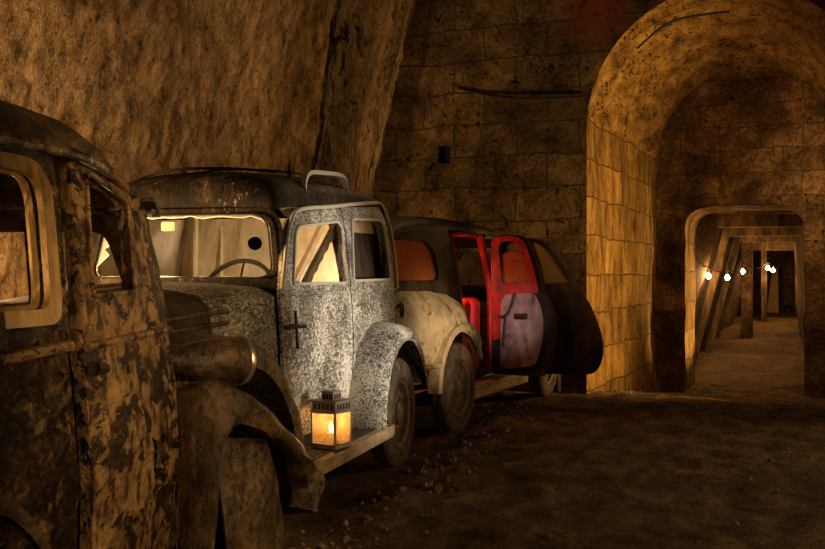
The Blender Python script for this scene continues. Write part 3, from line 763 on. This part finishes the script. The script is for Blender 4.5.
top = link('lantern_top', b, M['lantern'], lt)
b = bmesh.new()
for a in range(4):
    Mz = Matrix.Rotation(a * PI / 2, 4, 'Z')
    for i in range(5): box((-.062 + i * .028, -s - .0055, .212), (-.046 + i * .028, -s - .002, .243), 0, b, Mz)
    for i in range(3): box((-.032 + i * .024, -.0415, .264), (-.017 + i * .024, -.038, .292), 0, b, Mz)
link('vent_grille', b, M['lantern_dark'], top, smooth=False)
for a in range(4):
    Mz = Matrix.Rotation(a * PI / 2, 4, 'Z')
    link('glass_pane', box((-s + .006, -s - .001, .026), (s - .006, -s + .001, .192), 0, None, Mz), M['lpane'], lt)
cd = link('candle', lathe([(.014, 0), (.014, .028), (.078, .028), (.082, .022), (.079, 0)], 20, 'z'), M['wax'], lt)
link('flame', lathe([(.082, 0), (.090, .008), (.104, .011), (.122, .006), (.140, 0)], 12, 'z'), M['flame'], cd)
hp = [(-.03, 0, .306)] + [(.045 * math.cos(t), 0, .306 + .03 * math.sin(t)) for t in [PI - PI * k / 12 for k in range(13)]]
L = bpy.data.lights.new('candle_lamp', 'POINT'); L.energy = 1.7; L.color = (1, .55, .2); L.shadow_soft_size = .02
o = bpy.data.objects.new('candle_lamp', L); C.objects.link(o); o.location = (-1.688, 4.600, .306 + .14)

# ------------------------------------------------------------------ CAR ONE: rusted hulk in the foreground (x across, y along, camera side +x)
TH = math.atan(277.5 / 1000)
cT, sT = math.cos(TH), math.sin(TH)
def cam2w(X, Z): return (X * cT - Z * sT, X * sT + Z * cT, 0)
t1 = root('vintage_car', 'rusted windowless vintage car hulk in front of the grey saloon', 'car', cam2w(-1.42, 2.40), TH)
ZC = 2.40
def side1(off=0):
    def f(Z, z):
        x = .62 + off
        if z > 1.0: x -= .05 * (z - 1.0) / .4 + .25 * max(0, z - 1.36) ** 1.2
        else: x += .035 * math.sin(max(0, min(1, (z - .2) / .8)) * PI) - .01
        return (x, Z - ZC, z)
    return f
hw1 = rp([(1.50, 1.08), (1.50, 1.355), (2.225, 1.375), (2.19, 1.075)], [.05, .08, .09, .05], 8)
dd1 = rp([(1.35, .22), (1.35, 1.42), (2.40, 1.445), (2.335, 1.0), (2.30, .22)], [.03, .08, .02, .02, .05])
fd1 = link('front_door', panel(dd1, [hw1], side1(), .07, .028), M['rust_dark'], t1)
link('window_frame', panel(rp([(1.46, 1.045), (1.46, 1.395), (2.29, 1.408), (2.25, 1.04)], [.05, .1, .12, .07], 8), [hw1], lambda Z, z: side1(.010 + .012 * math.sin(Z * 9))(Z, z), .04, .014), M['frame_gold_lit'], fd1)
w = [side1(-.012)(*p) for p in hw1]
link('window_seal', tube(w + [w[0]], .010, 8), M['frame_gold_lit'], fd1)
hw2 = rp([(2.525, 1.095), (2.60, 1.405), (2.66, 1.42), (2.96, 1.365), (2.90, 1.10)], [.03, .03, .02, .05, .03])
tear = [(2.97, .665), (3.05, .64), (3.12, .66), (3.15, .58), (3.13, .52), (3.06, .54), (3.02, .50), (2.99, .57), (3.01, .62)]
dd2 = rp([(2.425, .20), (2.43, 1.0), (2.51, 1.44), (2.8, 1.43), (3.14, 1.375), (3.20, 1.28), (3.275, 1.07), (3.30, .95), (3.30, .20)], [.02, .02, .03, .1, .05, .05, .05, .05, .02])
fd2 = link('rear_door', rough(panel(dd2, [hw2, tear], side1(), .06, .03), .006, 9, 3), M['rust_gold'], t1)
w = [side1(.004)(*p) for p in hw2]
link('window_frame', tube(w + [w[0]], .007, 8), M['rust_gold'], fd2)
link('hinge', tube([side1(.02)(2.44, .92), side1(.03)(2.50, .915), side1(.02)(2.56, .91)], [.02, .014, .004], 8), M['dark_iron'], fd2)
link('door_pillar', panel([(2.30, .20), (2.33, 1.0), (2.42, 1.46), (2.56, 1.46), (2.46, 1.0), (2.45, .20)], [], side1(-.055), .08, .03), M['dark_body'], t1)
b = tube([side1(.012)(1.36 + .96 * i / 14, .985) for i in range(15)], .014, 8); tube([side1(.012)(2.44 + .83 * i / 14, .972) for i in range(15)], .012, 8, b)
link('belt_moulding', b, M['rust_gold'], t1)
# roof and gutters
st1 = [(.95, .46, 1.36, .05), (1.0, .50, 1.385, .12), (1.15, .54, 1.40, .14), (1.5, .56, 1.415, .140), (1.9, .565, 1.43, .14), (2.3, .565, 1.45, .145), (2.6, .56, 1.455, .155), (2.85, .55, 1.44, .14), (3.05, .535, 1.41, .11), (3.20, .51, 1.37, .07), (3.28, .47, 1.32, .03)]
b = rough(grid(roof_rows([(y - ZC, w_, e, c) for y, w_, e, c in st1], px=.8, pz_=.7), thick=.02), .008, 8, 2)
link('roof', b, M['rust_roof'], t1, angle=60)
link('roof_gutter', tube(smooth_path([(.575, 1.1 - ZC, 1.41), (.585, 1.9 - ZC, 1.425), (.583, 2.5 - ZC, 1.45), (.575, 2.8 - ZC, 1.432), (.56, 3.05 - ZC, 1.395), (.55, 3.22 - ZC, 1.355)], 6), .014, 8), M['rust_gold'], t1)
b = rough(panel([(.40, .0), (.40, .16), (.60, .17), (.62, .02)], [], lambda x, y: (x, 3.10 - ZC + y, 1.395 - .25 * y), .04, .012), .01, 12)
link('torn_roof_edge', b, M['rust_roof'], t1)
# rear, far side, floor, bonnet ahead of the cabin
def back1(x, z): return (x, 3.29 - ZC - .10 * max(0, (z - .95)) - .10 * abs(x / .62) ** 3 - .3 * max(0, z - 1.2) * .3, z)
link('back_panel', panel(rp([(-.6, .2), (-.6, 1.0), (-.5, 1.36), (.5, 1.36), (.59, 1.0), (.6, .2)], [.02, .02, .1, .1, .02, .02]), [rp([(-.42, 1.06), (-.38, 1.29), (.44, 1.29), (.52, 1.06)], .05)], back1, .09, .02), M['rust_roof'], t1)
def far1(Z, z):
    p = side1()(Z, z); return (-p[0], p[1], p[2])
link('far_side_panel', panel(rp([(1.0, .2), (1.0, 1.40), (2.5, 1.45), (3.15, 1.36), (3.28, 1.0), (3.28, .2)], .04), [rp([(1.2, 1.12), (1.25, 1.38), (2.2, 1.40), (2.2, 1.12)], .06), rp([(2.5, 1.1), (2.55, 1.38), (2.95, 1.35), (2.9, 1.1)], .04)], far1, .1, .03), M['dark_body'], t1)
link('floor_pan', box((-.58, .9 - ZC, .24), (.56, 3.22 - ZC, .30), .02), M['dark_iron'], t1)
link('rear_seat', rough(box((-.55, 2.35 - ZC, .30), (.45, 2.75 - ZC, 1.07), .07, seg=4), .015, 5), M['seat'], t1)
link('windscreen_frame', panel(rp([(-.58, .95), (-.47, 1.40), (.47, 1.40), (.58, .95)], .05), [rp([(-.50, 1.03), (-.42, 1.35), (.42, 1.35), (.50, 1.03)], .06)], lambda x, z: (x, .98 - ZC + .12 * abs(x) ** 2, z), .07, .03), M['rust_roof'], t1)
def h1(y, w_, zt, zb, cr): return [(x * w_, y - ZC, z) for x, z in [(-1, zb), (-1, zb + (zt - zb) * .6), (-.95, zt - cr * .5), (-.7, zt), (0, zt + cr * .2), (.7, zt), (.95, zt - cr * .5), (1, zb + (zt - zb) * .6), (1, zb)]]
link('bonnet', grid([h1(1.36, .61, 1.0, .22, .1), h1(.95, .56, .99, .3, .12), h1(.5, .42, .95, .35, .15), h1(.05, .34, .88, .42, .2)], thick=.015), M['rust_roof'], t1, angle=50)
b = fender((1.75 - ZC, .30), [40 + 6 * i for i in range(24)], lambda a: (.465, .42), [(.59, 0), (.635, .05), (.655, .3), (.66, .7), (.655, 1)], seed=8)
link('wing_flange', b, M['rust_roof'], t1, angle=60)

# ------------------------------------------------------------------ CAR THREE: dark car with its two near doors open
HD = R(8.6)
O3 = (-1.60 - .76 * math.cos(HD), 7.11 + .76 * math.sin(HD), 0)
t3 = root('vintage_car', 'dark vintage car with open doors, cream rear wing and red interior', 'car', O3, -HD)
def side3(off=0):
    def f(y, z):
        x = .59 + off
        if z > 1.03: x -= .22 * (z - 1.03)
        if y < .1: x -= .10 * ((.1 - y) / .8) ** 2
        return (x, y, z)
    return f
qw = rp([(-.70, 1.10), (-.62, 1.40), (-.10, 1.40), (.02, 1.33), (.02, 1.10)], [.08, .1, .08, .1, .09], 8)
qo = rp([(-.78, .60), (-.80, 1.03), (-.66, 1.47), (.40, 1.50), (.42, .62), (.30, .60)], [.05, .05, .12, .02, .02, .02])
link('quarter_panel', panel(qo, [qw], side3(), .07, .03), M['dark_body'], t3)
link('quarter_pane', panel(qw, [], side3(-.015), .08, .005), M['orange_pane'], t3)
w = [side3(.004)(*p) for p in qw]
link('quarter_window_trim', tube(w + [w[0]], .009, 6), M['dark_body'], t3)
# bulging cream rear wing with wheel arch
def wing3(y, z):
    k = max(0, min(1, (1.03 - z) / .25)); bul = .165 * math.sin(k * PI / 2)
    e = max(0, min(1, (.30 - y) / .3)) if z > .75 else 1
    bul *= .25 + .75 * min(1, e + .35) if y > .05 else 1
    if z < .52: bul -= .035
    if y < -.5: bul -= .18 * ((-.5 - y) / .3) ** 2
    return (.60 + bul - (.10 * ((.1 - y) / .8) ** 2 if y < .1 else 0), y, z)
ar = [(math.cos(R(a)) * .40, .33 + math.sin(R(a)) * .40) for a in range(172, 20, -8)]
wo = [(-.78, .40), (-.80, .90)] + [(-.70, 1.0), (-.55, 1.035), (-.20, 1.03), (.02, 1.0), (.16, .93), (.30, .80), (.42, .62)] + ar[::-1] + [(-.41, .40)]
link('rear_wing', rough(panel(wo, [], wing3, .05, .012), .006, 8, 6), M['cream_body'], t3, angle=50)
pts = [Vector((.765, p[0], p[1])) for p in [(math.cos(R(a)) * .405, .33 + math.sin(R(a)) * .405) for a in range(180, 22, -6)]]
link('wheel_arch_lip', grid([[p + Vector((-.05, 0, 0)), p + Vector((.012, 0, 0)) + (p - Vector((p.x, 0, .33))).normalized() * .008, p + Vector((.004, 0, 0)) + (p - Vector((p.x, 0, .33))).normalized() * .055, p + Vector((-.07, 0, 0)) + (p - Vector((p.x, 0, .33))).normalized() * .075] for p in pts], thick=.008), M['cream_body'], t3, angle=60)
link('wing_step', tube([(.735, -.72, .53), (.755, -.6, .525), (.765, -.42, .52)], .016, 8), M['cream_body'], t3)
# roof, rear, far side
st3 = [(-.85, .40, 1.05, .02), (-.82, .43, 1.15, .04), (-.75, .455, 1.30, .07), (-.62, .475, 1.40, .09), (-.40, .485, 1.455, .10), (0, .49, 1.485, .11), (.6, .49, 1.50, .115), (1.2, .49, 1.49, .11), (1.7, .485, 1.47, .10), (2.0, .47, 1.43, .07), (2.08, .45, 1.38, .03)]
link('roof', grid(roof_rows(st3), thick=.015), M['dark_body'], t3, angle=60)
link('tail', grid([[(x * w_, y, z) for x in [-1 + .1 * i for i in range(21)]] for z, y, w_ in [(1.07, -.86, .5), (.95, -.90, .56), (.75, -.88, .56), (.55, -.86, .56), (.40, -.82, .55)]], thick=.015), M['dark_body'], t3)
def far3(y, z):
    p = side3()(y, z); return (-p[0], p[1], p[2])
link('far_side_panel', panel(rp([(-.78, .3), (-.80, 1.03), (-.66, 1.47), (1.8, 1.48), (2.15, 1.03), (2.15, .3)], .05), [rp([(.45, 1.08), (.45, 1.42), (1.0, 1.42), (1.0, 1.08)], .06)], far3, .1, .02), M['dark_body'], t3)
link('far_pane', panel([(.42, 1.05), (.42, 1.45), (1.03, 1.45), (1.03, 1.05)], [], lambda y, z: (-.56 + .22 * (z - 1.03), y, z), .1), M['tan_pane'], t3)
link('floor_pan', box((-.56, -.75, .26), (.56, 2.1, .32), .02), M['dark_iron'], t3)
# red door surround (rear opening between quarter panel and centre pillar)
def rail3(pts, r, mat, name):
    return link(name, tube(smooth_path([side3(-.01)(*p) for p in pts], 5), r, 8), mat, t3)
rail3([(.43, .36), (.44, .9), (.44, 1.38), (.50, 1.46), (.70, 1.475), (1.08, 1.475)], .020, M['red_paint'], 'door_surround')
rail3([(1.12, .34), (1.12, 1.0), (1.12, 1.47)], .032, M['red_paint'], 'centre_pillar')
rail3([(1.2, 1.475), (1.7, 1.46), (1.95, 1.33), (2.1, 1.05), (2.12, .5)], .025, M['dark_body'], 'screen_pillar')
b = box((.44, .36, .255), (.72, 1.98, .30), .01); box((.50, .40, .17), (.66, 1.95, .255), .015, b)
link('sill_board', rough(b, .006, 7), M['board'], t3)
link('front_seat', rough(box((-.48, .98, .34), (.50, 1.12, .96), .06, seg=4), .008, 6), M['red_seat'], t3)
link('rear_seat', rough(box((-.50, .02, .34), (.50, .42, .62), .06, seg=4), .01, 6), M['red_seat'], t3)
link('rear_backrest', rough(box((-.48, -.25, .50), (.46, -.02, 1.0), .06, seg=4), .01, 6), M['seat'], t3)
sb = link('folded_seat', rough(box((.20, .60, .36), (.54, .74, .96), .065, seg=5, M=Matrix.Translation((0, .67, .36)) @ Matrix.Rotation(R(-8), 4, 'X') @ Matrix.Translation((0, -.67, -.36))), .006, 6), M['red_seat'], t3)
link('seat_piping', tube(smooth_path([(.22, .585, .5), (.22, .56, .86), (.27, .545, .93), (.46, .545, .93), (.53, .56, .85), (.53, .585, .5)], 5), .010, 6), M['red_paint'], sb)
# bonnet and far end
def h3(y, w_, zt, zb, cr): return [(x * w_, y, z) for x, z in [(-1, zb), (-1, zb + (zt - zb) * .6), (-.95, zt - cr * .5), (-.7, zt), (0, zt + cr * .2), (.7, zt), (.95, zt - cr * .5), (1, zb + (zt - zb) * .6), (1, zb)]]
link('bonnet', grid([h3(2.12, .58, 1.03, .32, .1), h3(2.4, .48, 1.0, .36, .12), h3(2.75, .36, .93, .42, .16), h3(2.85, .28, .86, .46, .2)], thick=.015), M['dark_body'], t3, angle=50)
link('front_wing', fender((2.27, .33), [10 + 6 * i for i in range(27)], lambda a: (.52, .40), [(.35, 0), (.52, 0), (.64, .04), (.72, .2), (.755, .5), (.76, 1)], seed=3), M['dark_body'], t3, angle=60)
wheel(t3, (.695, 0, .325), .325, .13)
wheel(t3, (.695, 2.27, .325), .325, .13)
# the two open doors, both hung on the centre pillar
def door_frame(ang):
    """panel coordinates (s from the hinge, z) for a door swung out by ang from the car's side"""
    a = R(ang); h = Vector((.60, 1.12, 0)); d = Vector((math.sin(a), math.cos(a), 0)); n_ = Vector((-math.cos(a), math.sin(a), 0))
    def f(off=0):
        def g(s, z):
            k = h + d * s + n_ * (off + .05 * (s / .6) ** 2 * 0)
            return (k.x, k.y, z)
        return g
    return f
DF = door_frame(84)
ow = [(.0, .32), (.0, 1.0), (-.01, 1.44), (.06, 1.478), (.22, 1.48), (.33, 1.43), (.41, 1.20), (.45, 1.03), (.52, .88), (.545, .76), (.535, .62), (.50, .47), (.46, .33), (.42, .31)]
ow = rp(ow, [.03, .02, .05, .06, .08, .08, .1, .1, .08, .08, .08, .06, .03, .02])
wh = rp([(.075, 1.06), (.045, 1.43), (.20, 1.445), (.29, 1.32), (.36, 1.085)], [.04, .06, .10, .12, .05], 8)
rdoor = link('rear_door', panel(ow, [wh], DF(0), .05, .03), M['dark_body'], t3)
# red painted inner frame round the window
inn = rp([(.0, .94), (-.005, 1.43), (.06, 1.47), (.20, 1.472), (.28, 1.42), (.36, 1.20), (.40, 1.0), (.20, .99), (.12, .95), (.075, .62), (.005, .60)], [.02, .04, .05, .06, .08, .1, .03, .1, .05, .02, .02])
link('inner_frame', panel(inn, [rp([(.085, 1.07), (.058, 1.42), (.19, 1.432), (.275, 1.31), (.345, 1.095)], [.04, .06, .10, .12, .05], 8)], DF(-.026 - .012), .04, .012), M['red_paint'], rdoor)
link('window_pane', panel(rp([(.08, 1.06), (.06, 1.30), (.14, 1.345), (.24, 1.325), (.30, 1.27), (.355, 1.09)], [.02, .05, .06, .05, .05, .03]), [], DF(-.012), .06, .004), M['orange_pane'], rdoor)
card = rp([(.075, .36), (.085, .93), (.12, .985), (.36, 1.0), (.40, .93), (.44, .80), (.43, .60), (.37, .40)], [.03, .06, .05, .06, .05, .06, .08, .05])
link('door_card', panel(card, [], DF(-.030 - .010), .05, .012), M['trim_card'], rdoor)
b = bmesh.new(); g0 = DF(-.06)
tube(smooth_path([g0(.07, .80), g0(.12, .81), g0(.16, .87), g0(.20, 1.0)], 5), .012, 8, b); tube([g0(.10, .55), g0(.11, .70), g0(.12, .80)], .010, 8, b)
box((0, 0, 0), (.12, .02, .05), .008, b, Matrix.Translation(g0(.19, .78)) @ Matrix.Rotation(R(6) * -1, 4, 'Z'))
tube([DF(-.03)(.11, .80), g0(.11, .80)], .018, 10, b)
link('window_winder', b, M['dark_iron'], rdoor)
pts = [DF(-.004)(*p) for p in ow[: -2]]
link('door_edge', tube(smooth_path([DF(-.004)(*p) for p in [(.33, 1.43), (.41, 1.20), (.45, 1.03), (.515, .88), (.54, .76), (.53, .62), (.50, .47), (.455, .335)]], 5), .010, 6), M['sheet'], rdoor)
DG = door_frame(78)
def fdmap(off):
    g_ = DG(off)
    def m(s_, z):
        p = Vector(g_(s_, z)); p += Vector((-.02, -.97, 0)) * -.07 * 0; p.y += .06 - (.06 * math.sin(max(0, min(1, (z - .3) / .75)) * PI) if z < 1.05 else .0)
        return tuple(p)
    return m
fo = rp([(.02, .33), (.0, 1.46), (.36, 1.455), (.47, 1.38), (.69, 1.06), (.84, .84), (.91, .62), (.905, .46), (.83, .335)], [.02, .03, .08, .1, .15, .12, .1, .12, .10], 8)
fh = rp([(.10, 1.06), (.10, 1.42), (.36, 1.42), (.45, 1.35), (.64, 1.07)], [.04, .05, .06, .06, .04], 8)
fdoor = link('front_door', panel(fo, [fh], fdmap(0), .06, .03), M['dark_body'], t3)
link('window_pane', panel(fh, [], fdmap(.01), .08, .004), M['tan_pane'], fdoor)
w = [fdmap(.006)(*p) for p in fh]
link('window_frame', tube(w + [w[0]], .008, 6), M['dark_body'], fdoor)
link('waist_moulding', tube([fdmap(.008)(.10 + .80 * i / 12, .545) for i in range(13)], .008, 6), M['sheet'], fdoor)
link('door_handle', tube([fdmap(.02)(.60, .92), fdmap(.04)(.66, .92), fdmap(.03)(.72, .915)], .012, 8), M['dark_iron'], fdoor)
link('jack_post', box((.62, 2.62, 0), (.74, 2.74, .45), .02), M['dark_iron'], t3)

# ------------------------------------------------------------------ lights
def lamp(kind, name, loc, energy, color, size=.1, target=None, angle=60, blend=.6):
    L = bpy.data.lights.new(name, kind); L.energy = energy; L.color = color
    if kind in ('POINT', 'SPOT'): L.shadow_soft_size = size
    if kind == 'SPOT': L.spot_size = R(angle); L.spot_blend = blend
    if kind == 'AREA': L.size = size
    o = bpy.data.objects.new(name, L); C.objects.link(o); o.location = loc
    if target is not None: o.rotation_euler = (Vector(target) - Vector(loc)).to_track_quat('-Z', 'Y').to_euler()
    return o
GOLD = (1, .62, .26); WARM = (1, .74, .46); NEUT = (1, .86, .68)
lamp('POINT', 'wall_wash', (-3.05, 3.3, 1.1), 300, GOLD, .15)
lamp('SPOT', 'wall_wash_far', (-1.2, 8.4, 3.6), 150, GOLD, .3, (-3.3, 6.3, 2.3), 80, 1)
lamp('SPOT', 'pier_wash', (-1.2, 9.7, 1.4), 55, GOLD, .2, (-3.3, 9.8, 3.0), 60, 1)
lamp('SPOT', 'side_key', (.5, 5.3, .9), 280, NEUT, .12, (-1.83, 5.2, .95), 44, .8)
lamp('SPOT', 'hulk_key', (.9, 2.2, 1.5), 150, GOLD, .06, (-1.5, 2.8, .7), 62, .8)
lamp('POINT', 'hulk_inside', tuple(Vector(cam2w(-1.15, 1.80)) + Vector((0, 0, 1.24))), 5, GOLD, .05)
lamp('POINT', 'cabin_lamp', (-2.2, 5.80, .98), 11, (1, .82, .54), .05)
lamp('POINT', 'red_lamp', tuple(Vector(O3) + Vector((.40 * math.cos(HD) + .62 * math.sin(HD), -.40 * math.sin(HD) + .62 * math.cos(HD), 1.15))), 8, (1, .25, .12), .05)
lamp('SPOT', 'door_torch', (-1.0, 6.7, .85), 34, (1, .80, .68), .04, (-1.45, 8.2, .82), 30, 1)
lamp('SPOT', 'wing_key', (-.1, 6.0, .9), 120, WARM, .1, (-1.6, 6.85, .75), 30, .8)
lamp('SPOT', 'niche_lamp', n2w(2.7, .35, .7), 400, (1, .58, .17), .12, n2w(0, .35, 1.7), 120, .7)
lamp('POINT', 'niche_glow', n2w(2.4, 2.9, 2.1), 30, (1, .62, .26), .15)
lamp('SPOT', 'reveal_fill_spot', n2w(2.05, DEP + .9, .1), 240, (1, .62, .22), .08, n2w(.56, DEP + .5, .75), 75, .6)  # added spot without a visible source, brightens the doorway's left reveal
lamp('SPOT', 'block_wash', (.9, 7.0, .6), 260, GOLD, .2, (-1.7, 11.0, 2.6), 60, 1)
lamp('SPOT', 'floor_wash', (3.2, 8.2, 1.3), 170, GOLD, .1, (.4, 6.2, 0), 80, 1)
lamp('SPOT', 'floor_rake', (2.2, 3.4, .7), 60, GOLD, .1, (.1, 4.6, 0), 85, 1)
lamp('SPOT', 'wheel_kick', (.5, 2.7, .45), 26, GOLD, .05, (-1.6, 3.5, .25), 26, .8)

w = bpy.data.worlds.new('world'); bpy.context.scene.world = w; w.use_nodes = True
w.node_tree.nodes['Background'].inputs[0].default_value = (.10, .06, .03, 1); w.node_tree.nodes['Background'].inputs[1].default_value = .05

# ------------------------------------------------------------------ camera
cam = bpy.data.cameras.new('camera'); co = bpy.data.objects.new('camera', cam); C.objects.link(co)
cam.sensor_width = 36; cam.lens = 1000 / 825 * 36; cam.clip_start = .02
co.location = (0, 0, 1.15); co.rotation_euler = (R(90), 0, TH)
sc = bpy.context.scene; sc.camera = co
sc.view_settings.view_transform = 'Standard'; sc.view_settings.look = 'None'; sc.view_settings.exposure = 0
